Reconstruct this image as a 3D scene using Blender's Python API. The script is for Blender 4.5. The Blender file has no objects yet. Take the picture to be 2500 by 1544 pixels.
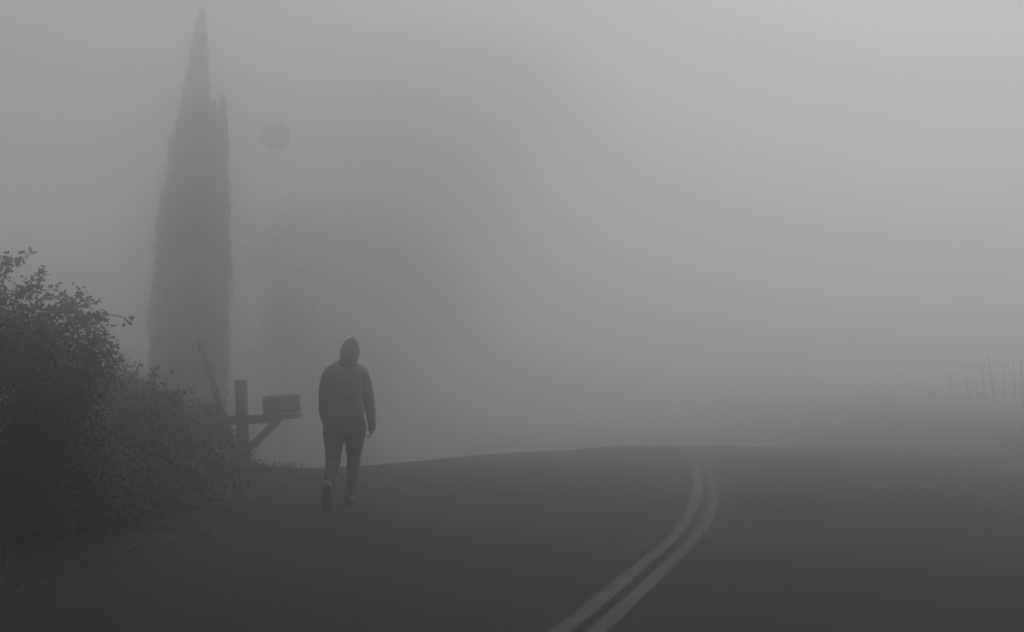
import bpy, bmesh, math, random
import numpy as np
from mathutils import Vector, Matrix
R = math.radians
scene = bpy.context.scene
COL = scene.collection
random.seed(7); RNG = np.random.default_rng(7)

# ------------------------------------------------------------------ camera
EYE = 1.55
cam_d = bpy.data.cameras.new('camera'); cam = bpy.data.objects.new('camera', cam_d); COL.objects.link(cam)
cam_d.sensor_width = 36; cam_d.lens = 50; cam_d.dof.use_dof = True; cam_d.dof.focus_distance = 14.0; cam_d.dof.aperture_fstop = 2.8; cam_d.clip_start = 0.05; cam_d.clip_end = 2000
cam.location = (0, 0, EYE); cam.rotation_euler = (R(90 + 1.45), 0, 0)
scene.camera = cam
# ------------------------------------------------------------------ sky, sun, exposure
SUN_EL, SUN_AZ = 58, 24          # elevation; degrees to the right of the view direction
world = bpy.data.worlds.new("World"); scene.world = world; world.use_nodes = True
wn, wl = world.node_tree.nodes, world.node_tree.links
wn.clear()
sky = wn.new('ShaderNodeTexSky'); sky.sky_type = 'NISHITA'; sky.sun_disc = False
sky.sun_elevation = R(SUN_EL); sky.sun_rotation = R(SUN_AZ)
sky.air_density = 1.0; sky.dust_density = 6.0; sky.ozone_density = 1.0
bw = wn.new('ShaderNodeRGBToBW')                     # the photograph is black and white
bg = wn.new('ShaderNodeBackground'); bg.inputs['Strength'].default_value = 0.108
# overcast layer: zenith brighter than the horizon (CIE overcast sky)
geo = wn.new('ShaderNodeTexCoord'); sep = wn.new('ShaderNodeSeparateXYZ')
wl.new(geo.outputs['Generated'], sep.inputs[0])
mr = wn.new('ShaderNodeMapRange'); mr.inputs['From Min'].default_value = 0.0; mr.inputs['From Max'].default_value = 0.8
mr.inputs['To Min'].default_value = 0.6; mr.inputs['To Max'].default_value = 1.15
wl.new(sep.outputs['Z'], mr.inputs['Value'])
mul = wn.new('ShaderNodeMath'); mul.operation = 'MULTIPLY'
wo = wn.new('ShaderNodeOutputWorld')
wl.new(sky.outputs[0], bw.inputs[0]); wl.new(bw.outputs[0], mul.inputs[0]); wl.new(mr.outputs[0], mul.inputs[1])
wl.new(mul.outputs[0], bg.inputs['Color']); wl.new(bg.outputs[0], wo.inputs['Surface'])
sd = bpy.data.lights.new('sun', 'SUN'); sd.energy = 0.2; sd.angle = R(25); sd.color = (1, 1, 1)
sun = bpy.data.objects.new('sun', sd); COL.objects.link(sun)
sdir = Vector((math.sin(R(SUN_AZ)) * math.cos(R(SUN_EL)), math.cos(R(SUN_AZ)) * math.cos(R(SUN_EL)), math.sin(R(SUN_EL))))
sun.rotation_euler = sdir.to_track_quat('Z', 'Y').to_euler(); sun.location = (20, 20, 60)
scene.view_settings.view_transform = 'Standard'; scene.view_settings.look = 'None'
scene.view_settings.exposure = -0.24; scene.view_settings.gamma = 1.0
scene.render.engine = 'CYCLES'
cy = scene.cycles
cy.max_bounces = 34; cy.diffuse_bounces = 2; cy.volume_bounces = 32; cy.use_denoising = True
HAZE_DENSITY = 0.056; HAZE_G = 0.955

# ------------------------------------------------------------------ helpers
def tag(o, label=None, cat=None, group=None, kind=None):
    if label: o['label'] = label
    if cat: o['category'] = cat
    if group: o['group'] = group
    if kind: o['kind'] = kind
    return o
def empty(name, loc=(0, 0, 0), rz=0):
    o = bpy.data.objects.new(name, None); COL.objects.link(o)
    o.location = loc; o.rotation_euler = (0, 0, rz); o.empty_display_size = .2
    return o
def link_mesh(name, me, m=None, parent=None):
    o = bpy.data.objects.new(name, me); COL.objects.link(o)
    if m: me.materials.append(m)
    if parent: o.parent = parent
    return o
def from_np(name, V, F, m=None, parent=None, smooth=False):
    V = np.asarray(V, dtype=np.float32); F = np.asarray(F, dtype=np.int32)
    k = F.shape[1]; me = bpy.data.meshes.new(name)
    me.vertices.add(len(V)); me.vertices.foreach_set('co', V.ravel())
    me.loops.add(F.size); me.loops.foreach_set('vertex_index', F.ravel())
    me.polygons.add(len(F)); me.polygons.foreach_set('loop_start', np.arange(0, F.size, k, dtype=np.int32))
    me.polygons.foreach_set('loop_total', np.full(len(F), k, dtype=np.int32))
    if smooth: me.polygons.foreach_set('use_smooth', np.ones(len(F), dtype=bool))
    me.update(calc_edges=True); me.validate()
    return link_mesh(name, me, m, parent)
def from_bm(name, bm, m=None, parent=None, smooth=False):
    bmesh.ops.recalc_face_normals(bm, faces=bm.faces)
    me = bpy.data.meshes.new(name); bm.to_mesh(me); bm.free()
    if smooth:
        for p in me.polygons: p.use_smooth = True
    return link_mesh(name, me, m, parent)
def bm_box(bm, c, s, M=None, bev=0.0):
    r = bmesh.ops.create_cube(bm, size=1.0)
    vs = r['verts']
    for v in vs: v.co = Vector((v.co.x * s[0], v.co.y * s[1], v.co.z * s[2]))
    if bev:
        es = list({e for v in vs for e in v.link_edges})
        rb = bmesh.ops.bevel(bm, geom=es, offset=bev, segments=2, affect='EDGES')
        vs = list({v for f in rb['faces'] for v in f.verts} | {v for v in vs if v.is_valid})
    T = Matrix.Translation(c) @ (M or Matrix.Identity(4))
    for v in vs: v.co = T @ v.co
    return vs
def bm_tube(bm, pts, rad, n=16, cap=True, up=(0, 1, 0)):
    """closed tube along pts; rad = list of (r_side, r_depth); side axis is perpendicular to the path and `up`."""
    pts = [Vector(p) for p in pts]; rings = []
    for i, p in enumerate(pts):
        a = pts[max(i - 1, 0)]; b = pts[min(i + 1, len(pts) - 1)]
        t = (b - a).normalized(); u = Vector(up)
        side = t.cross(u)
        if side.length < 1e-4: side = t.cross(Vector((1, 0, 0)))
        side.normalize(); dep = side.cross(t).normalized()
        r = rad[i]; r = (r, r) if not isinstance(r, (tuple, list)) else r
        rings.append([bm.verts.new(p + side * (r[0] * math.cos(2 * math.pi * k / n)) + dep * (r[1] * math.sin(2 * math.pi * k / n))) for k in range(n)])
    for A, B in zip(rings, rings[1:]):
        for k in range(n): bm.faces.new((A[k], A[(k + 1) % n], B[(k + 1) % n], B[k]))
    if cap:
        for ring, p, q, s in ((rings[0], pts[0], pts[1], 0), (rings[-1], pts[-1], pts[-2], -1)):
            r = rad[s]; r = (r, r) if not isinstance(r, (tuple, list)) else r
            tip = bm.verts.new(p + (p - q).normalized() * min(r) * .6)
            for k in range(n): bm.faces.new((ring[k], ring[(k + 1) % n], tip))
def bm_ball(bm, c, r, seg=20, M=None):
    res = bmesh.ops.create_uvsphere(bm, u_segments=seg, v_segments=seg * 2 // 3, radius=1.0)
    T = Matrix.Translation(c) @ (M or Matrix.Identity(4))
    for v in res['verts']: v.co = T @ Vector((v.co.x * r[0], v.co.y * r[1], v.co.z * r[2]))
def fuse(o, voxel, smooth=4, fac=.5):
    m = o.modifiers.new('fuse', 'REMESH'); m.mode = 'VOXEL'; m.voxel_size = voxel; m.use_smooth_shade = True
    s = o.modifiers.new('soften', 'SMOOTH'); s.iterations = smooth; s.factor = fac
def cloth_folds(o, size, strength):
    t = bpy.data.textures.new('folds', 'CLOUDS'); t.noise_scale = size; t.noise_depth = 2
    d = o.modifiers.new('folds', 'DISPLACE'); d.texture = t; d.strength = strength; d.mid_level = .5; d.texture_coords = 'LOCAL'
def sstep(a, b, x):
    t = np.clip((np.asarray(x, dtype=float) - a) / (b - a), 0, 1); return t * t * (3 - 2 * t)

# ------------------------------------------------------------------ materials (all neutral: a black-and-white photograph)
def mat(name, lo, hi, scale=8.0, rough=.8, bump=0.0, bscale=60.0, spec=.3, detail=6.0, stretch=None, coat=0.0):
    m = bpy.data.materials.new(name); m.use_nodes = True
    n, l = m.node_tree.nodes, m.node_tree.links
    b = n['Principled BSDF']; tc = n.new('ShaderNodeTexCoord')
    src = tc.outputs['Object']
    if stretch:
        mp = n.new('ShaderNodeMapping'); mp.inputs['Scale'].default_value = stretch
        l.new(src, mp.inputs['Vector']); src = mp.outputs['Vector']
    nz = n.new('ShaderNodeTexNoise'); nz.inputs['Scale'].default_value = scale; nz.inputs['Detail'].default_value = detail
    l.new(src, nz.inputs['Vector'])
    cr = n.new('ShaderNodeValToRGB')
    cr.color_ramp.elements[0].position = .3; cr.color_ramp.elements[0].color = (lo, lo, lo, 1)
    cr.color_ramp.elements[1].position = .7; cr.color_ramp.elements[1].color = (hi, hi, hi, 1)
    l.new(nz.outputs['Fac'], cr.inputs['Fac']); l.new(cr.outputs['Color'], b.inputs['Base Color'])
    b.inputs['Roughness'].default_value = rough; b.inputs['Specular IOR Level'].default_value = spec
    if bump:
        n2 = n.new('ShaderNodeTexNoise'); n2.inputs['Scale'].default_value = bscale; n2.inputs['Detail'].default_value = 4
        l.new(src, n2.inputs['Vector'])
        bp = n.new('ShaderNodeBump'); bp.inputs['Strength'].default_value = bump; bp.inputs['Distance'].default_value = .02
        l.new(n2.outputs['Fac'], bp.inputs['Height']); l.new(bp.outputs['Normal'], b.inputs['Normal'])
    return m
M_ground = mat('ground_soil', .014, .030, 1.6, .95, .6, 30, .1)
M_field = mat('dry_field', .08, .13, .8, .95, .6, 20, .1)
M_asphalt = mat('asphalt', .002, .028, 16, .9, .5, 140, .15, 8)
M_paint = mat('worn_line_paint', .004, .110, 13, .8, .4, 140, .2, 8)
M_paint_faint = mat('worn_edge_paint', .016, .034, 10, .8, .4, 140, .2, 8)
M_tree = mat('tree_leaf', .04, .07, 3, .9, 0, 1, .1)
M_leaf = mat('shrub_leaf', .10, .14, 3, .9, 0, 1, .1)
M_needle = mat('cypress_foliage', .08, .12, 3, .8, 0, 1, .2)
M_grass = mat('dark_grass', .04, .08, 4, .9, 0, 1, .1)
M_drygrass = mat('dry_grass', .09, .14, 4, .9, 0, 1, .1)
M_bark = mat('bark', .04, .09, 10, .9, .6, 30, .2, stretch=(1, 1, .2))
M_wood = mat('weathered_timber', .13, .20, 14, .85, .4, 40, .2, stretch=(1, 1, .3))
M_box = mat('mailbox_metal', .09, .12, 6, .8, .1, 50, .2)
M_boxpanel = mat('mailbox_panel', .15, .19, 6, .8, .1, 50, .2)
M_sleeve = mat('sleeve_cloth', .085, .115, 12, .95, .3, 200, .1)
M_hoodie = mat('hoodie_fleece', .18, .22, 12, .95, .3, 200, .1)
M_legging = mat('legging_cloth', .075, .105, 12, .9, .2, 200, .1)
M_skin = mat('skin', .18, .24, 10, .6, .1, 120, .3)
M_sock = mat('pale_sock', .38, .5, 30, .95, .3, 220, .1)
M_shoe = mat('shoe_upper', .025, .045, 20, .8, .2, 120, .3)
M_sole = mat('shoe_sole', .015, .025, 20, .8, .3, 90, .3)
M_hair = mat('dark_hair', .02, .04, 30, .6, .2, 90, .3)

# ------------------------------------------------------------------ terrain
ZC_X = [-40, -12, -2.85, -1.5, -.5, 0, 2.5, 4.4, 8, 14, 40]
ZC_Y = [15, 15, 15.2, 16.9, 16.2, 15.2, 11.2, 10.2, 8.6, 8.6, 8.6]
ZC_K = [.006, .006, .006, .005, .003, .0024, .0013, .0012, .0012, .0012, .0012]
_fx = np.arange(-60, 60, .1); _kern = np.hanning(31); _kern /= _kern.sum()
def _soft(v): return np.convolve(np.pad(np.interp(_fx, ZC_X, v), 15, mode='edge'), _kern, mode='valid')
ZC_F, ZK_F = _soft(ZC_Y), _soft(ZC_K)
def H(x, y):
    x = np.asarray(x, dtype=float); y = np.asarray(y, dtype=float)
    d = np.maximum(0, y - np.interp(x, _fx, ZC_F))
    k = np.interp(x, _fx, ZK_F); d1 = .07 / k
    drop = np.where(d < d1, k * d * d, k * d1 * d1 + 2 * k * d1 * (d - d1))
    drop = 7 * np.tanh(drop / 7)
    w = sstep(7.5, 14, x)
    z = -drop * (1 - w) - w * (.0145 * np.maximum(0, y - 21) + .05 * np.maximum(0, y - 84)) * (1 - sstep(80, 250, y)) - w * 6 * sstep(80, 250, y)
    z = z + .12 * sstep(7, 9, x) * sstep(14, 22, y)
    wl_ = sstep(-3.0, -5.0, x) if False else sstep(3.0, 6.0, -x)
    z = z + wl_ * (.10 * np.sin(x * .9 + 1) * np.sin(y * .6) + .12)
    return z
CL_Y = [-30, -10, 0, 4, 8, 10, 12.2, 15.6, 20.5, 25, 33, 45, 70, 120]
CL_X = [-14, -5.6, -2.05, -.75, .39, .94, 1.50, 2.11, 2.72, 3.22, 3.9, 3.9, 0, -25]
def spline(xs, ys, q):
    xs = np.array(xs, float); ys = np.array(ys, float); h = np.diff(xs); dl = np.diff(ys) / h
    m = np.empty(len(xs)); m[0] = dl[0]; m[-1] = dl[-1]
    m[1:-1] = (dl[:-1] * h[1:] + dl[1:] * h[:-1]) / (h[1:] + h[:-1])
    q = np.asarray(q, float); i = np.clip(np.searchsorted(xs, q) - 1, 0, len(xs) - 2)
    t = (q - xs[i]) / h[i]; t2, t3 = t * t, t ** 3
    return (2*t3-3*t2+1)*ys[i] + (t3-2*t2+t)*h[i]*m[i] + (-2*t3+3*t2)*ys[i+1] + (t3-t2)*h[i]*m[i+1]
def CX(y): return spline(CL_Y, CL_X, y)
HALF = 3.25; LEFT = 4.15        # the left lane has a paved shoulder the person walks on
def grid(xs, ys, zf, name, m, kind='structure'):
    X, Y = np.meshgrid(xs, ys); Z = zf(X, Y)
    V = np.stack([X.ravel(), Y.ravel(), Z.ravel()], 1); nx, ny = len(xs), len(ys)
    a = (np.arange(ny - 1)[:, None] * nx + np.arange(nx - 1)[None, :]).ravel()
    F = np.stack([a, a + 1, a + nx + 1, a + nx], 1)
    o = from_np(name, V, F, m, None, True); tag(o, kind=kind); return o
def rough(x, y):
    r = .018 * np.sin(x * 7.3 + 2 * np.sin(y * 3.1)) * np.sin(y * 6.1 + 1.7 * np.sin(x * 2.7)) + .03 * np.sin(x * 2.1 + y) * np.sin(y * 1.7 - x)
    return r
def ground_z(x, y):
    off = np.abs(x - CX(y)); lat = np.abs(off)
    hw = np.where(off < 0, LEFT, HALF); on = 1 - sstep(hw - .1, hw + .25, lat)
    return H(x, y) - .05 * on - .012 * (1 - on) + rough(x, y) * sstep(hw + .2, hw + 1.5, lat)
xs = np.concatenate([np.linspace(-320, -20, 31), np.arange(-19.5, -8, .5), np.arange(-8, 12, .2), np.arange(12, 20, .5), np.linspace(20, 320, 31)])
ys = np.concatenate([np.linspace(-120, -12, 19), np.arange(-11.5, 2, .5), np.arange(2, 30, .2), np.arange(30, 60, .6), np.linspace(60, 420, 50)])
xs = np.unique(np.round(xs, 4)); ys = np.unique(np.round(ys, 4))
G = grid(xs, ys, ground_z, 'ground', M_ground)
G.data.materials.append(M_field)                     # pale dry grassland right of the road
cxs = (xs[:-1] + xs[1:]) / 2; cys = (ys[:-1] + ys[1:]) / 2; GX, GY = np.meshgrid(cxs, cys)
G.data.polygons.foreach_set('material_index', (GX > CX(np.clip(GY, -10, 40)) + HALF + 1.1).astype(np.int32).ravel())
def strip(name, m, off0, off1, y0, y1, lift, ncross, wob=0.0, dy=.15):
    yy = np.arange(y0, y1, dy); cx = CX(yy); dx = np.gradient(cx, yy); L = np.sqrt(1 + dx * dx)
    V = []
    for j in range(ncross + 1):
        o = off0 + (off1 - off0) * j / ncross
        w = (RNG.normal(0, wob, len(yy)) if wob and j in (0, ncross) else 0)
        x = cx + (o + w) / L; y = yy - (o + w) * dx / L
        V.append(np.stack([x, y, H(x, y) + lift], 1))
    V = np.concatenate(V); n = len(yy)
    a = (np.arange(ncross)[:, None] * n + np.arange(n - 1)[None, :]).ravel()
    F = np.stack([a, a + n, a + n + 1, a + 1], 1)
    return tag(from_np(name, V, F, m, None, True), kind='structure')
strip('road', M_asphalt, -LEFT, HALF, -28, 110, 0.0, 28, .03)
ln = strip('centre_line_left', M_paint, -.150, -.040, -10, 80, .004, 1, .006)
rn = strip('centre_line_right', M_paint, .040, .150, -10, 80, .004, 1, .006)
strip('edge_line', M_paint_faint, 3.0, 3.1, -10, 80, .004, 1, .008)

# ------------------------------------------------------------------ foliage
def leaf_quads(P, size, up_bias=0.0, aspect=.55, jitter=.3):
    n = len(P); d = RNG.normal(size=(n, 3)); d[:, 2] += up_bias; d /= np.linalg.norm(d, axis=1)[:, None]
    e = RNG.normal(size=(n, 3)); e = np.cross(d, e); e /= np.linalg.norm(e, axis=1)[:, None]
    s = size * (1 + jitter * RNG.normal(size=(n, 1))).clip(.4, 1.8)
    a = P - d * s * .5; c = P + d * s * .5; b = P + e * s * aspect * .5 + d * s * .08; f = P - e * s * aspect * .5 + d * s * .08
    V = np.stack([a, b, c, f], 1).reshape(-1, 3); F = np.arange(4 * n).reshape(-1, 4)
    return V, F
def clumps(blobs, per_m3, leaves, spread, shell=.5):
    """leaf positions: clump centres spread in the ellipsoids, denser towards their surface"""
    out = []
    for (cx, cyy, cz, rx, ry, rz) in blobs:
        vol = 4.19 * rx * ry * rz; nc = max(6, int(per_m3 * vol))
        d = RNG.normal(size=(nc, 3)); d /= np.linalg.norm(d, axis=1)[:, None]
        r = (shell + (1 - shell) * RNG.random(nc)) ** .6
        r *= 1 + .14 * RNG.normal(size=nc)
        C = np.array([cx, cyy, cz]) + d * r[:, None] * np.array([rx, ry, rz])
        k = RNG.poisson(leaves, nc) + 2
        P = np.repeat(C, k, axis=0) + RNG.normal(size=(k.sum(), 3)) * spread * (.6 + .8 * RNG.random((k.sum(), 1)))
        out.append(P)
    return np.concatenate(out)
def twig_path(a, b, sag=.1, n=7, wob=.02):
    a, b = np.array(a, float), np.array(b, float); t = np.linspace(0, 1, n)[:, None]
    P = a + (b - a) * t; P[:, 2] += sag * 4 * (t * (1 - t))[:, 0]
    P[1:-1] += RNG.normal(size=(n - 2, 3)) * wob
    return P
def shrub(name, label, blobs, stems, sprigs=(), per=420, leaves=14, spread=.05, size=.042, cat='shrub', group=None, m=None):
    base = empty(name, (blobs[0][0], blobs[0][1], float(ground_z(blobs[0][0], blobs[0][1]))))
    tag(base, label, cat, group); off = np.array(base.location)
    P = [clumps(blobs, per, leaves, spread)]
    bm = bmesh.new()
    for (a, b) in stems:
        T = twig_path(a, b, .0, 7, .03) - off
        bm_tube(bm, T, list(np.linspace(.022, .006, 7)), 6)
    for (a, b, sag, dens) in sprigs:
        T = twig_path(a, b, sag, 10, .012); bm_tube(bm, T - off, list(np.linspace(.008, .0025, 10)), 5)
        for t in np.linspace(.25, 1, dens):
            c = T[min(9, int(t * 9))] + RNG.normal(size=3) * .02
            P.append(c + RNG.normal(size=(RNG.integers(5, 14), 3)) * np.array([.022, .022, .018]))
    from_bm('stem', bm, M_bark, base, True)
    P = np.concatenate(P); P = P[P[:, 2] > H(P[:, 0], P[:, 1]) + .01]
    V, F = leaf_quads(P, size)
    from_np('foliage', V - off, F, m or M_leaf, base)
    return base
SG = 'shrubs of the roadside thicket'
def stems_for(cx, cyy, spots): return [((cx, cyy, -.05), s) for s in spots]
def sc(bl, k, y0, yn):            # same shrub outline, larger and farther along the verge
    return [tuple([q[0] * k, yn + (q[1] - y0) * k, EYE + (q[2] - EYE) * k] + [v * k for v in q[3:]]) for q in bl]
def scp(p, k, y0, yn): return (p[0] * k, yn + (p[1] - y0) * k, EYE + (p[2] - EYE) * k)
K1 = 11.8 / 10.9
b1 = [(-4.5, 11.1, 1.0, 1.15, .75, 1.08), (-3.8, 11.0, 1.1, .6, .55, .72), (-3.38, 10.8, 1.42, .34, .4, .36),
      (-3.22, 10.8, 1.50, .24, .3, .24), (-3.55, 10.9, 1.78, .28, .3, .2), (-3.95, 10.9, 1.75, .38, .4, .34), (-4.2, 10.9, 1.95, .3, .35, .3), (-3.6, 11.1, .62, .5, .55, .55), (-4.3, 11.0, .4, .9, .5, .5), (-3.3, 11.7, .42, .4, .5, .34)]
sp1 = [((-4.05, 10.8, 1.9), (-3.62, 10.7, 2.31), .05, 9), ((-4.2, 10.8, 2.0), (-3.75, 10.7, 2.2), .06, 10), ((-3.8, 10.8, 1.9), (-3.48, 10.7, 2.13), .05, 9),
       ((-3.9, 10.8, 1.9), (-3.55, 10.7, 2.02), .05, 12), ((-3.6, 10.8, 1.7), (-3.2, 10.7, 1.99), .06, 12), ((-3.5, 10.8, 1.75), (-3.13, 10.7, 1.93), .07, 9),
       ((-3.4, 10.8, 1.6), (-3.03, 10.7, 1.80), .09, 12), ((-3.3, 10.8, 1.6), (-2.90, 10.7, 1.80), .10, 4), ((-3.3, 10.8, 1.5), (-3.0, 10.7, 1.62), .07, 12),
       ((-3.3, 10.8, 1.4), (-3.02, 10.7, 1.52), .05, 10), ((-3.5, 10.8, 1.6), (-3.2, 10.7, 1.82), .05, 12), ((-3.4, 10.9, 1.3), (-3.05, 10.7, 1.36), .05, 8),
       ((-4.0, 10.8, 2.0), (-3.85, 10.7, 2.28), .02, 8), ((-4.1, 10.8, 1.9), (-3.70, 10.6, 2.24), .07, 10)]
b1 = sc(b1, K1, 10.9, 11.8); sp1 = [(scp(p, K1, 10.9, 11.8), scp(q, K1, 10.9, 11.8), h, n) for p, q, h, n in sp1]
shrub('leafy_shrub', 'tall dark leafy shrub nearest the camera, its arching sprigs reaching over the verge', b1,
      stems_for(-4.5, 11.8, [scp(q, K1, 10.9, 11.8) for q in ((-3.5, 10.8, 1.5), (-3.9, 10.8, 1.9), (-4.3, 10.9, 1.9), (-3.4, 10.9, 1.0), (-4.8, 10.9, 1.6), (-3.7, 10.8, 1.3))]), sp1, group=SG)
K2 = 16.4 / 14
b2 = sc([(-3.98, 14, .72, .75, .8, .62), (-3.5, 13.9, .68, .42, .5, .55), (-3.72, 13.9, 1.15, .3, .3, .18), (-3.9, 13.5, .4, .8, .7, .4)], K2, 14, 16.4)
shrub('leafy_shrub', 'shoulder-high hazy shrub between the tallest shrub and the mailbox post', b2,
      stems_for(-3.9 * K2, 16.4, [scp(q, K2, 14, 16.4) for q in ((-3.8, 14, 1.1), (-3.4, 14, .9), (-4.2, 14, 1.0))]),
      [(scp(p, K2, 14, 16.4), scp(q, K2, 14, 16.4), h, n) for p, q, h, n in (((-3.7, 13.9, 1.1), (-3.62, 13.8, 1.46), .02, 6), ((-3.8, 13.9, 1.1), (-3.75, 13.8, 1.42), .02, 6), ((-3.5, 13.9, 1.0), (-3.3, 13.8, 1.33), .03, 6),
       ((-3.6, 13.9, 1.1), (-3.46, 13.8, 1.40), .03, 8), ((-3.4, 13.9, .9), (-3.12, 13.8, 1.18), .05, 6))], per=330, group=SG)
K3 = 19.6 / 16.3
b3 = sc([(-3.9, 16.4, .5, .7, .7, .5), (-3.48, 16.3, .42, .42, .5, .38), (-3.12, 16.2, .26, .26, .4, .22), (-4.4, 16.3, .5, .6, .6, .5)], K3, 16.3, 19.6)
shrub('leafy_shrub', 'knee-high shrub hiding the foot of the mailbox post', b3,
      stems_for(-3.6 * K3, 19.6, [scp(q, K3, 16.3, 19.6) for q in ((-3.4, 16.3, .7), (-3.9, 16.3, .9))]),
      [(scp(p, K3, 16.3, 19.6), scp(q, K3, 16.3, 19.6), h, n) for p, q, h, n in (((-3.5, 16.2, .7), (-3.35, 16.2, .98), .03, 6),)], per=330, group=SG)
b4 = [(-3.6, 14.2, .2, .62, .6, .40), (-4.1, 13.4, .2, .6, .5, .44), (-3.4, 14.9, .12, .5, .6, .24), (-3.75, 16.8, .15, .5, .8, .32)]
shrub('low_shrub', 'low spreading shrub trailing out in front of the hazy shrub toward the road edge', b4,
      stems_for(-3.7, 14, [(-3.3, 14.2, .4), (-4.0, 13.5, .5)]), [], per=300, group=SG)
b5 = [(8.4, 23, -.02, .5, .5, .24), (9.3, 23.3, .08, .7, .6, .38)]
shrub('low_shrub', 'small rounded shrub at the right edge beyond the road', b5, stems_for(8.8, 23.2, [(8.4, 23, .15), (9.2, 23.3, .35)]), [], per=200)

# grass on the verges: uncountable blades, one object
def grass_blades():
    def add(X, Y, h, w):
        Z = ground_z(X, Y); n = len(X); ang = RNG.random(n) * 6.283; lean = RNG.normal(size=(n, 2)) * .35 * h[:, None]
        dx, dy = np.cos(ang) * w / 2, np.sin(ang) * w / 2
        B0 = np.stack([X - dx, Y - dy, Z - .01], 1); B1 = np.stack([X + dx, Y + dy, Z - .01], 1)
        Tm = np.stack([X + lean[:, 0] * .4 + dx * .6, Y + lean[:, 1] * .4 + dy * .6, Z + h * .6], 1)
        T = np.stack([X + lean[:, 0], Y + lean[:, 1], Z + h], 1)
        return np.stack([B0, B1, Tm, T], 1).reshape(-1, 3)
    def build(Vs, m, label):
        V = np.concatenate(Vs); F = np.arange(len(V)).reshape(-1, 4)
        tag(from_np('grass', V, F, m), label, 'grass', kind='stuff')
    # left verge: short dark blades at the feet of the shrubs
    cxn = 900; C = np.stack([-LEFT - .5 - RNG.random(cxn) ** 1.1 * 3.2, 7 + RNG.random(cxn) * 17], 1)
    k = RNG.poisson(40, cxn); CC = np.repeat(C, k, 0) + RNG.normal(size=(k.sum(), 2)) * .16
    X = CX(CC[:, 1]) + CC[:, 0] - 1.3 * sstep(13, 18, CC[:, 1]); Y = CC[:, 1]; h = .02 + .05 * RNG.random(len(X)) * sstep(LEFT + .3, LEFT + 1.6, -CC[:, 0])
    Vs = [add(X, Y, h, .006)]
    C = np.array([(-3.55, 20.2), (-3.4, 20.6), (-3.2, 20.2), (-3.6, 19.6), (-3.8, 20.4), (-4.2, 20.8)])
    CC = np.repeat(C, 60, 0) + RNG.normal(size=(360, 2)) * .13
    Vs.append(add(CC[:, 0], CC[:, 1], .03 + .15 * RNG.random(360) ** 1.5, .009))
    build(Vs, M_grass, 'short dark grass at the feet of the roadside shrubs')
    # right bank: pale and dry
    cxn = 1500; C = np.stack([HALF + 1.0 + RNG.random(cxn) * 12.0, 14 + RNG.random(cxn) * 46], 1)
    k = RNG.poisson(40, cxn); CC = np.repeat(C, k, 0) + RNG.normal(size=(k.sum(), 2)) * .3
    off = np.maximum(CC[:, 0], HALF + 1.3 + RNG.normal(size=len(CC)) * .3)
    X = CX(np.minimum(CC[:, 1], 30)) + off; h = .02 + .03 * RNG.random(len(X)) * sstep(.3, 2.5, off - HALF)
    build([add(X, CC[:, 1], h, .010)], M_drygrass, 'pale dry grass on the bank right of the road')
grass_blades()

def litter():
    n = 3500; Y = 6.5 + RNG.random(n) * 15; off = -LEFT + .15 - np.abs(RNG.normal(size=n)) * .55
    X = CX(Y) + off; P = np.stack([X, Y, np.maximum(ground_z(X, Y), H(X, Y)) + .008], 1)
    V, F = leaf_quads(P, .026, aspect=.7); V = V.reshape(-1, 4, 3); V[:, :, 2] = P[:, None, 2] + (V[:, :, 2] - P[:, None, 2]) * .35; V = V.reshape(-1, 3)
    tag(from_np('leaf_litter', V, F, M_grass), 'dead leaves and grit scattered along the left pavement edge', 'leaf litter', kind='stuff')
litter()

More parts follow.
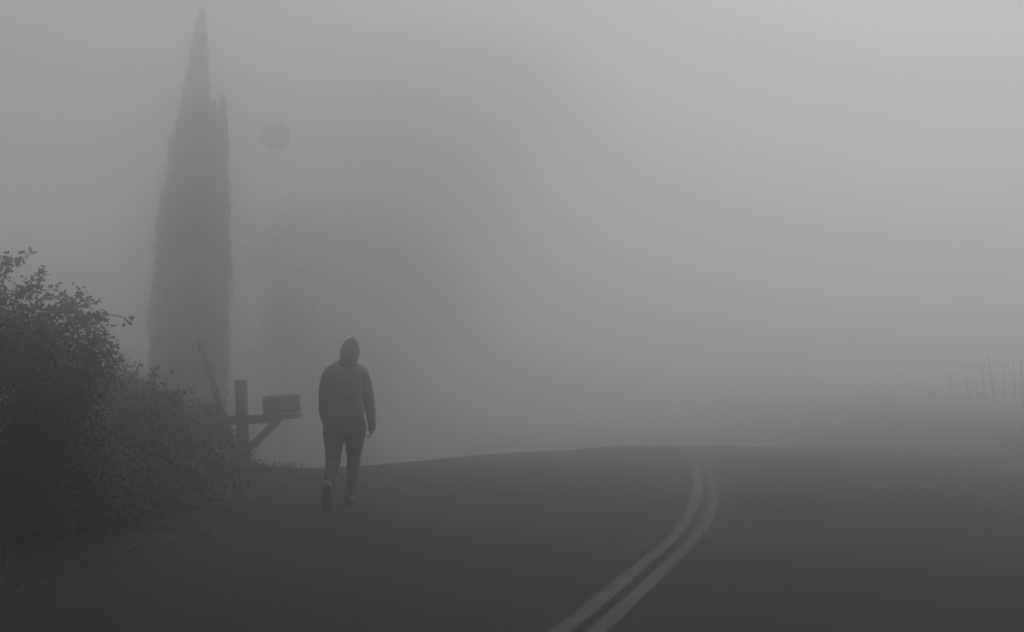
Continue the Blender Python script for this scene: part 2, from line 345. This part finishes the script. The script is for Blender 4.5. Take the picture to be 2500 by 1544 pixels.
# columnar cypress with a second leader
def cypress():
    Y0 = 38.0; s = 3472 / Y0
    X = lambda px: (px - 1250) / s
    Z = lambda py: EYE - (py - 860) / s
    x0 = X(465); gz = float(ground_z(x0, Y0)); root = empty('cypress_tree', (x0, Y0, gz))
    tag(root, 'tall narrow pointed cypress with a second short tip, behind the mailbox and shrubs', 'tree')
    prof = [(23, 489, 491), (45, 482, 495), (62, 475, 497), (109, 471, 499), (159, 461, 501), (215, 449, 506), (250, 443, 509), (284, 436, 515), (320, 429, 533), (336, 426, 546),
            (347, 418, 552), (403, 414, 551), (453, 404, 551), (496, 395, 553), (540, 389, 555), (595, 381, 557), (686, 377, 556), (795, 373, 558), (870, 371, 556), (960, 374, 549), (1040, 385, 540), (1090, 405, 520)]
    pz = np.array([Z(p[0]) for p in prof])[::-1]; pl = np.array([X(p[1]) for p in prof])[::-1]; pr = np.array([X(p[2]) for p in prof])[::-1]
    n = 70000
    z = pz[0] + (pz[-1] - pz[0]) * RNG.random(n * 2); wv = np.interp(z, pz, pr - pl)
    z = z[RNG.random(n * 2) < (.10 + wv / wv.max())][:n]; n = len(z)
    l = np.interp(z, pz, pl); r = np.interp(z, pz, pr); c = (l + r) / 2; rad = (r - l) / 2 * .94
    th = RNG.random(n) * 6.283
    lump = 1 + .03 * np.sin(th * 5 + z * 1.7) + .025 * np.sin(th * 9 - z * 3.3) + .012 * np.sin(z * 19 + th * 3)
    q = (.62 + .38 * RNG.random(n) ** .5) * lump * (1 + .04 * RNG.normal(size=n))
    P = np.stack([c + np.cos(th) * rad * q, Y0 + np.sin(th) * rad * q, z], 1)
    # second leader
    P2 = []
    for m2, xc, zt, zb, rb in ((3400, 541, 236, 372, .20), (1100, 518, 246, 310, .10)):
        t = RNG.random(m2) ** .6; zz = Z(zt) + (Z(zb) - Z(zt)) * t; a = RNG.random(m2) * 6.283; rr = (.012 + rb * t ** .8) * (.5 + .5 * RNG.random(m2)) * (1 + .08 * RNG.normal(size=m2))
        P2.append(np.stack([X(xc) + np.cos(a) * rr * .62, Y0 + np.sin(a) * rr, zz], 1))
    P2 = np.concatenate(P2)
    m3 = 2600; z3 = pz[0] + (pz[-1] - .2 - pz[0]) * RNG.random(m3); a3 = RNG.random(m3) * 6.283          # loose outer sprays
    z3 = np.repeat(z3[:520], 5) + RNG.normal(size=m3) * .09; a3 = np.repeat(a3[:520], 5) + RNG.normal(size=m3) * .06
    l3 = np.interp(z3, pz, pl); r3 = np.interp(z3, pz, pr); q3 = np.repeat(1 + .10 * RNG.random(520), 5)
    P2 = np.concatenate([P2, np.stack([(l3 + r3) / 2 + np.cos(a3) * (r3 - l3) / 2 * q3, Y0 + np.sin(a3) * (r3 - l3) / 2 * q3, z3], 1)])
    P = np.concatenate([P, P2]); off = np.array(root.location)
    V, F = leaf_quads(P, .19, up_bias=2.0, aspect=.26)
    from_np('foliage', V - off, F, M_needle, root)
    bm = bmesh.new(); zs = np.linspace(gz - .1, pz[-1] - .3, 14)
    cc = [((np.interp(q, pz, pl) + np.interp(q, pz, pr)) / 2 - x0, 0, q - gz) for q in zs]
    cc[0] = (0, 0, -.1); cc[1] = (0, 0, cc[1][2])
    bm_tube(bm, cc, list(np.linspace(.12, .012, 14)), 10)
    for i in range(70):
        q = random.uniform(1.0, pz[-1] - .4); rr = float(np.interp(q, pz, pr - pl)) / 2; a = random.random() * 6.283
        ct = (float(np.interp(q, pz, pl) + np.interp(q, pz, pr)) / 2 - x0, 0, q - gz)
        bm_tube(bm, [ct, (ct[0] + math.cos(a) * rr * .4, math.sin(a) * rr * .4, ct[2] + .15), (ct[0] + math.cos(a) * rr * .75, math.sin(a) * rr * .75, ct[2] + .5)], [.02, .012, .005], 5)
    from_bm('trunk', bm, M_bark, root, True)
cypress()

# broad tree almost lost in the fog
def far_tree():
    Y0 = 94.0; s = 3472 / Y0
    X = lambda px: (px - 1250) / s
    Z = lambda py: EYE - (py - 860) / s
    x0 = X(870); gz = float(ground_z(x0, Y0)); root = empty('broad_tree', (x0, Y0, gz))
    tag(root, 'huge broad tree faint in the fog behind the walking person', 'tree')
    bl = [(960, 300, 150, 130), (1200, 220, 150, 110), (1310, 130, 100, 80), (1290, 270, 90, 80), (1090, 470, 150, 130), (900, 560, 170, 150), (1090, 700, 110, 120), (820, 650, 110, 130), (950, 820, 150, 110),
          (1120, 880, 60, 50), (820, 880, 150, 80), (1000, 930, 80, 45), (1230, 380, 80, 80), (880, 190, 120, 90), (1000, 620, 170, 170)]
    blobs = [(X(a), Y0 + random.uniform(-2, 2), Z(b), rx / s, max(rx, ry) / s, ry / s) for a, b, rx, ry in bl]
    P = clumps(blobs, .62, 24, .5, .3)
    off = np.array(root.location); V, F = leaf_quads(P, .30)
    from_np('crown', V - off, F, M_tree, root)
    bm = bmesh.new()
    bm_tube(bm, [(0, 0, -.2), (.1, 0, 1.5), (0, 0, 4), (.3, 0, 7), (.6, 0, 10)], [.55, .42, .36, .25, .12], 14)
    for b in blobs:
        e = Vector(b[:3]) - Vector(off); st = Vector((.1, 0, min(max(2.2, e.z * .5), 8)))
        mid = (st + e) / 2 + Vector((0, 0, -.2))
        bm_tube(bm, [st, mid, e], [.16, .09, .03], 8)
    from_bm('trunk', bm, M_bark, root, True)
far_tree()
def slim_tree():
    Y0 = 51.0; s = 3472 / Y0; X = lambda px: (px - 1250) / s; Z = lambda py: EYE - (py - 860) / s
    x0 = X(690); gz = float(ground_z(x0, Y0)); root = empty('slender_tree', (x0, Y0, gz))
    tag(root, 'slender fog-dimmed tree between the cypress and the huge broad tree', 'tree')
    bl = [(705, 550, 55, 60), (690, 650, 75, 90), (715, 760, 80, 90), (670, 850, 70, 90), (720, 930, 80, 60)]
    P = clumps([(X(a), Y0, Z(b), rx / s, rx / s, ry / s) for a, b, rx, ry in bl], 7, 24, .26, .2)
    off = np.array(root.location); V, F = leaf_quads(P, .12); from_np('crown', V - off, F, M_tree, root)
    ct = Vector((X(670), Y0, Z(331))) - Vector(off)
    d = RNG.normal(size=(3200, 3)); d /= np.linalg.norm(d, axis=1)[:, None]; P = np.array([ct.x + off[0], Y0, ct.z + off[2]]) + d * (.52 * RNG.random((3200, 1)) ** .4)
    V, F = leaf_quads(P, .10)
    from_np('dust_spot_clump', V - off, F, M_tree, root)  # made-up leaf ball standing in for a round sensor dust spot
    bm = bmesh.new(); bm_tube(bm, [(0, 0, -.2), (.1, 0, 3), (0, 0, 7), (ct.x * .7, 0, ct.z * .75), tuple(ct)], [.2, .15, .08, .02, .012], 12); from_bm('trunk', bm, M_bark, root, True)
slim_tree()

# ------------------------------------------------------------------ mailbox on its timber post
def mailbox():
    Y0 = 21.0; x0 = -3.97; gz = float(ground_z(x0, Y0))
    root = empty('mailbox_post', (x0, Y0, gz)); tag(root, 'timber post with a braced cross arm carrying a rectangular mailbox', 'mailbox')
    zz = lambda py: EYE - (py - 860) / 165.3 - gz
    xx = lambda px: (px - 1250) / 165.3 - x0
    bm = bmesh.new(); T = Matrix.Rotation(R(-2.2), 4, 'Y'); top = zz(928); 
    bm_box(bm, (xx(594), 0, (top - .3) / 2), (.162, .162, top + .3), T, .008)
    # chamfered cap end
    from_bm('post', bm, M_wood, root)
    bm = bmesh.new(); A = Matrix.Rotation(R(-2.5), 4, 'Y')
    bm_box(bm, ((xx(520) + xx(690)) / 2, -.120, zz(1024)), ((690 - 520) / 165.3,   .105, .13), A, .006)
    from_bm('cross_arm', bm, M_wood, root)
    bm = bmesh.new()
    a = Vector((xx(604), -.118, zz(1102))); b = Vector((xx(683), -.118, zz(1027))); d = b - a
    bm_box(bm, (a + b) / 2 , (d.length, .10, .108), Matrix.Rotation(-math.atan2(d.z, d.x), 4, 'Y'), .006)
    from_bm('brace', bm, M_wood, root)
    B = Matrix.Rotation(R(-4.0), 4, 'Y')
    bm = bmesh.new(); bm_box(bm, (xx(694), -.12, zz(1017)), (.55, .27, .07), B, .005)
    from_bm('support_board', bm, M_wood, root)
    # box body with a shallow arched lid
    def body(cx, cz, L, W, Hh, rot, name, m):
        bm = bmesh.new(); n = 10
        prof = [(-W/2, -Hh/2), (W/2, -Hh/2)] + [(W/2 * math.cos(t), Hh/2 - .05 + .05 * math.sin(t)) for t in np.linspace(0, math.pi, n)]
        rg = []
        for sx in (-L/2, L/2): rg.append([bm.verts.new((sx, p[0], p[1])) for p in prof])
        k = len(prof)
        for i in range(k): bm.faces.new((rg[0][i], rg[0][(i+1) % k], rg[1][(i+1) % k], rg[1][i]))
        bm.faces.new(rg[0]); bm.faces.new(rg[1][::-1])
        bmesh.ops.transform(bm, matrix=Matrix.Translation((cx, -.12, cz)) @ rot, verts=bm.verts)
        return from_bm(name, bm, m, root)
    mb = body(xx(691), zz(986), .515, .23, .27, B, 'mailbox', M_box)
    def sub(name, c, s, m, bev=.003):
        bm = bmesh.new(); bm_box(bm, (0, 0, 0), s, None, bev)
        bmesh.ops.transform(bm, matrix=Matrix.Translation((xx(691), -.12, zz(986))) @ B @ Matrix.Translation(c), verts=bm.verts)
        return from_bm(name, bm, m, mb)
    sub('side_panel', (-.02, -.119, .006), (.38, .012, .115), M_boxpanel)
    sub('door', (.263, 0, -.008), (.014, .22, .23), M_box)
    sub('door_latch', (.278, 0, .095), (.018, .03, .02), M_box, .002)
    sub('name_strip', (-.03, -.127, .006), (.28, .008, .04), M_boxpanel, .001)
    m2 = body(xx(524), zz(1000), .28, .23, .21, A, 'mailbox', M_box)
    m2['label'] = 'smaller box on the left end of the cross arm, mostly behind the shrub'
    
mailbox()
# leaning pole behind the shrubs
def pole():
    Y0 = 21.8; s = 3472 / Y0; X = lambda px: (px - 1250) / s; Z = lambda py: EYE - (py - 860) / s
    a = Vector((X(475), Y0 + .3, Z(829))); b = Vector((X(534), Y0, Z(990))); d = (b - a)
    x0 = b.x + d.x / -d.z * (b.z - 0); gz = float(ground_z(x0, Y0))
    f = Vector((b.x + d.x * (b.z - gz + .2) / -d.z, Y0 - .1, gz - .2))
    bm = bmesh.new(); off = Vector((x0, Y0, gz))
    P = [a + (f - a) * t + Vector((math.sin(t * 9) * .008, 0, 0)) for t in np.linspace(0, 1, 9)]
    bm_tube(bm, [p - off for p in P], list(np.linspace(.040, .072, 9)), 12)
    o = from_bm('leaning_pole', bm, M_bark, None, True); o.location = off
    tag(o, 'bare pole leaning left, rising behind the shrubs in front of the cypress', 'pole')
pole()
# thin stakes on the right-hand bank
def stakes():
    Y0 = 41.0; s = 3472 / Y0
    L = [(2278, 915, 2284, 966, .6, 'short isolated stake standing left of the rest of the row in the fog'),
         (2318, 905, 2326, 965, .6, 'slender stake second from the left of the row in the fog'),
         (2355, 895, 2371, 964, .8, 'strongly leaning stake, third from the left of the row in the fog'),
         (2397, 894, 2406, 962, .8, 'short stake just left of the tallest one in the row in the fog'),
         (2413, 870, 2431, 971, 1.2, 'tallest leaning stake of the row in the fog'),
         (2450, 888, 2454, 967, .8, 'nearly upright stake just right of the tallest one'),
         (2473, 878, 2480, 967, .9, 'thin stake next to the thick one at the right edge'),
         (2492, 878, 2497, 960, 1.5, 'thickest stake of the row, at the right edge of the photo')]
    for px, py, qx, qy, w, lab in L:
        bx, bz = (qx - 1250) / s, EYE - (qy - 860) / s; tx, tz = (px - 1250) / s, EYE - (py - 860) / s
        gz = float(ground_z(bx, Y0)); bm = bmesh.new()
        bm_tube(bm, [(0, 0, -.15), ((tx - bx) * .55, 0, (tz - gz) * .5), (tx - bx, 0, tz - gz)], [.032 * w, .028 * w, .021 * w], 8)
        o = from_bm('stake', bm, M_bark, None, True); o.location = (bx, Y0, gz)
        tag(o, lab, 'stake', 'leaning stakes on the right bank')
stakes()

# ------------------------------------------------------------------ the walking person (seen from behind)
def person():
    Yp = 14.2; Xp = -1.644
    root = empty('person', (Xp, Yp, float(H(Xp, Yp)) - .012), R(6.6))
    tag(root, 'person seen from behind walking away in hooded top, leggings and dark shoes', 'person')
    # body: head, neck, torso core, limbs, hands as one surface
    bm = bmesh.new()
    bm_ball(bm, (.035, .035, 1.585), (.078, .092, .108)); bm_ball(bm, (.037, .075, 1.54), (.052, .055, .062))
    bm_tube(bm, [(.02, .0, 1.38), (.03, .015, 1.52)], [.06, .055], 14)
    bm_ball(bm, (.038, .135, 1.572), (.014, .022, .022)); bm_ball(bm, (.038, .126, 1.535), (.024, .012, .009))
    for sx in (-1, 1): bm_ball(bm, (.036 + sx * .079, .03, 1.575), (.012, .022, .03))
    for sx in (-1, 1): bm_ball(bm, (.037 + sx * .03, .118, 1.59), (.013, .01, .009))
    bm_tube(bm, [(-.02, .01, .84), (-.02, 0, 1.0), (-.015, 0, 1.2), (0, .0, 1.38), (.015, 0, 1.43)], [(.15, .10), (.13, .09), (.15, .10), (.16, .09), (.08, .06)], 20)
    RA = [(.155, 0, 1.36), (.205, .0, 1.14), (.225, .01, 1.06), (.238, .03, .93), (.243, .045, .845)]
    bm_tube(bm, RA, [.048, .042, .038, .033, .026], 12)
    LA = [(-.175, 0, 1.37), (-.222, -.01, 1.14), (-.225, .0, 1.07), (-.205, .10, .94), (-.185, .175, .865)]
    bm_tube(bm, LA, [.048, .042, .038, .033, .026], 12)
    bm_tube(bm, [(.075, .0, .9), (.07, .13, .68), (.062, .22, .47), (.058, .24, .3), (.05, .22, .1), (.05, .23, .05)], [.08, .065, .05, .05, .035, .035], 14)
    bm_tube(bm, [(-.11, .0, .9), (-.125, .0, .68), (-.135, .0, .46), (-.16, -.16, .37), (-.178, -.285, .275), (-.18, -.29, .24)], [.085, .07, .055, .052, .034, .034], 14)
    # right hand: palm, four curled fingers, thumb
    def hand(wr, ax, side, fwd):
        wr = Vector(wr); ax = Vector(ax).normalized(); side = Vector(side).normalized(); fwd = Vector(fwd).normalized()
        # ax: along the hand, side: towards the body (palm side), fwd: knuckle row direction (index forward)
        bm_tube(bm, [wr, wr + ax * .04, wr + ax * .085], [(.022, .032), (.022, .044), (.019, .044)], 12, up=tuple(fwd))
        for i, L in enumerate((.074, .082, .076, .060)):
            k = wr + ax * .082 + fwd * (.030 - .020 * i)
            p = [k, k + ax * L * .40 + side * .006, k + ax * L * .62 + side * .026, k + ax * L * .56 + side * .046]
            bm_tube(bm, p, [.0105, .010, .0095, .0085], 8)
        t = wr + ax * .02 + fwd * .028 + side * .004
        bm_tube(bm, [t, t + ax * .03 + fwd * .022 + side * .012, t + ax * .062 + fwd * .018 + side * .022], [.013, .011, .009], 8)
    hand((.244, .047, .838), (.0, .06, -1), (-1, 0.1, 0), (0.1, 1, .1))
    hand((-.182, .18, .858), (.15, .5, -.8), (1, .1, .1), (.1, .8, .6))
    body = from_bm('body', bm, M_skin, root, True); fuse(body, .0055, 3, .4)
    # hooded top: torso, sleeves, hood
    bm = bmesh.new()
    bm_tube(bm, [(-.022, -.01, .935), (-.022, -.01, .975), (-.026, -.01, 1.04), (-.026, -.01, 1.14), (-.022, -.005, 1.26), (-.016, 0, 1.345), (-.004, .0, 1.405), (.008, .0, 1.45), (.018, .0, 1.49)],
            [(.186, .13), (.186, .135), (.180, .133), (.183, .135), (.196, .13), (.188, .12), (.150, .10), (.098, .085), (.070, .075)], 28)
    for sx, c in ((1, .105), (-1, -.13)): bm_tube(bm, [(c - sx * .02, 0, 1.40), (c + sx * .055, 0, 1.352)], [.055, .062], 18)
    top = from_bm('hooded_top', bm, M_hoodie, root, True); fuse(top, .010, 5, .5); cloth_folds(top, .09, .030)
    def sleeve(P, rr):
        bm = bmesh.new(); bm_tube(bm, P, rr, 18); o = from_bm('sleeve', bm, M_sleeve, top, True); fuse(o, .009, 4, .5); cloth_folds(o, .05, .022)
    sleeve([(.128, 0, 1.370), (.150, 0, 1.338), (.176, .0, 1.26), (.199, .0, 1.15), (.217, .01, 1.05), (.235, .025, .93), (.243, .04, .85), (.243, .046, .785)],
           [.050, .062, .064, .060, .055, .047, .041, .038])
    sleeve([(-.148, 0, 1.38), (-.178, 0, 1.348), (-.205, -.005, 1.27), (-.222, -.01, 1.15), (-.227, .0, 1.05), (-.222, .05, .94), (-.210, .11, .88), (-.195, .16, .85)],
           [.050, .062, .064, .060, .057, .053, .048, .041])
    bm = bmesh.new()
    bm_ball(bm, (.025, -.005, 1.55), (.098, .125, .115)); bm_ball(bm, (.040, -.02, 1.625), (.068, .085, .078))
    bm_tube(bm, [(.035, -.02, 1.62), (.045, -.03, 1.685), (.050, -.035, 1.708)], [(.062, .07), (.032, .035), (.012, .015)], 16)
    bm_tube(bm, [(.0, -.01, 1.43), (.012, -.02, 1.475), (.02, -.02, 1.53)], [(.110, .10), (.088, .095), (.092, .11)], 20)
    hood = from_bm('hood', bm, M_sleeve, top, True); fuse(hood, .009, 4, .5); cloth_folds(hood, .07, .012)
    bm = bmesh.new()
    bm_tube(bm, [(-.022, -.012, .925), (-.022, -.012, .955)], [(.192, .140), (.192, .141)], 32)
    wb = from_bm('waistband', bm, M_hoodie, top, True); fuse(wb, .009, 2, .5)
    # leggings
    bm = bmesh.new()
    bm_tube(bm, [(-.022, -.01, .95), (-.022, -.012, .90), (-.022, -.02, .84), (-.024, -.022, .78), (-.026, -.01, .735), (-.026, .0, .70)],
            [(.176, .12), (.196, .14), (.213, .152), (.200, .142), (.16, .10), (.08, .06)], 28)
    bm_tube(bm, [(.080, -.01, .82), (.076, .03, .74), (.070, .09, .64), (.067, .17, .54), (.064, .215, .46), (.062, .235, .38), (.056, .235, .30), (.050, .225, .19), (.048, .222, .148)],
            [(.116, .128), (.109, .118), (.092, .100), (.073, .078), (.066, .068), (.063, .065), (.057, .058), (.046, .048), (.043, .045)], 20)
    bm_tube(bm, [(-.128, -.01, .82), (-.131, -.01, .74), (-.130, -.005, .64), (-.134, .0, .54), (-.140, -.01, .46), (-.150, -.09, .41), (-.162, -.17, .36), (-.176, -.25, .305), (-.178, -.268, .292)],
            [(.116, .126), (.108, .114), (.094, .099), (.080, .085), (.074, .075), (.068, .066), (.058, .057), (.045, .045), (.042, .042)], 20)
    leg = from_bm('leggings', bm, M_legging, root, True); fuse(leg, .009, 8, .5); cloth_folds(leg, .07, .014)
    # ankle socks
    bm = bmesh.new(); bm_tube(bm, [(.048, .222, .165), (.050, .22, .12), (.052, .22, .07)], [.036, .034, .036], 18)
    s1 = from_bm('sock', bm, M_sock, root, True); fuse(s1, .007, 3)
    bm = bmesh.new(); bm_tube(bm, [(-.177, -.262, .297), (-.180, -.285, .272), (-.183, -.29, .245)], [.038, .038, .04], 18)
    s2 = from_bm('sock', bm, M_sock, root, True); fuse(s2, .007, 3)
    # shoes: built lying flat (toe +Y, sole at z=0, heel at y=0), then placed
    def shoe(Mx):
        b1 = bmesh.new()
        bm_tube(b1, [(0, .01, .045), (0, .05, .05), (0, .11, .048), (.004, .18, .038), (.005, .235, .030), (.003, .262, .026)],
                [(.034, .036), (.038, .044), (.041, .040), (.047, .028), (.040, .020), (.022, .014)], 20, up=(0, 0, 1))
        bm_tube(b1, [(0, .045, .05), (0, .04, .095)], [(.036, .045), (.034, .042)], 18)
        bmesh.ops.transform(b1, matrix=Mx, verts=b1.verts)
        sh = from_bm('shoe', b1, M_shoe, root, True); fuse(sh, .006, 4)
        b2 = bmesh.new(); o = []
        for k in range(36):
            t = 2 * math.pi * k / 36; y = .128 + .142 * math.sin(t); w = .040 + .012 * max(0, math.sin(t - .3)) - .008 * math.exp(-((y - .10) / .03) ** 2)
            o.append((w * math.copysign(abs(math.cos(t)) ** .7, math.cos(t)), y))
        lo = [b2.verts.new((x, y, -.002 + .0)) for x, y in o]; hi = [b2.verts.new((x * 1.02, y, .022)) for x, y in o]
        b2.faces.new(lo); b2.faces.new(hi)
        for k in range(36): b2.faces.new((lo[k], lo[(k + 1) % 36], hi[(k + 1) % 36], hi[k]))
        for j in range(9):   # tread bars
            y = .02 + .027 * j; w = .026 if .07 < y < .13 else .034
            bm_box(b2, (0, y, -.004), (w * 2, .014, .006))
        bmesh.ops.transform(b2, matrix=Mx, verts=b2.verts)
        from_bm('sole', b2, M_sole, sh)
        b3 = bmesh.new(); bm_box(b3, (0, .002, .075), (.022, .006, .035), None, .002); bmesh.ops.transform(b3, matrix=Mx, verts=b3.verts)
        from_bm('heel_tab', b3, M_sock, sh)
    shoe(Matrix.Translation((.028, .185, .008)) @ Matrix.Rotation(R(8), 4, 'Z'))
    # trailing foot: heel lifted, standing on its toe, sole turned to the camera
    shoe(Matrix.Translation((-.19, -.335, .262)) @ Matrix.Rotation(R(-80), 4, 'X') @ Matrix.Rotation(R(2), 4, 'Z'))
    bm = bmesh.new(); bm_ball(bm, (.033, .01, 1.6), (.084, .095, .10)); h = from_bm('hair', bm, M_hair, root, True)
person()

# ------------------------------------------------------------------ haze
def haze():
    m = bpy.data.materials.new('fog'); m.use_nodes = True; n, l = m.node_tree.nodes, m.node_tree.links; n.clear()
    o = n.new('ShaderNodeOutputMaterial'); v = n.new('ShaderNodeVolumePrincipled')
    v.inputs['Color'].default_value = (.998, .998, .998, 1); v.inputs['Density'].default_value = HAZE_DENSITY
    v.inputs['Anisotropy'].default_value = HAZE_G
    l.new(v.outputs[0], o.inputs['Volume'])
    bm = bmesh.new(); bm_box(bm, (0, 150, 7.5), (700, 600, 35.0))
    tag(from_bm('haze', bm, m), kind='stuff', label='thick even grey fog over the whole road', cat='fog')
haze()
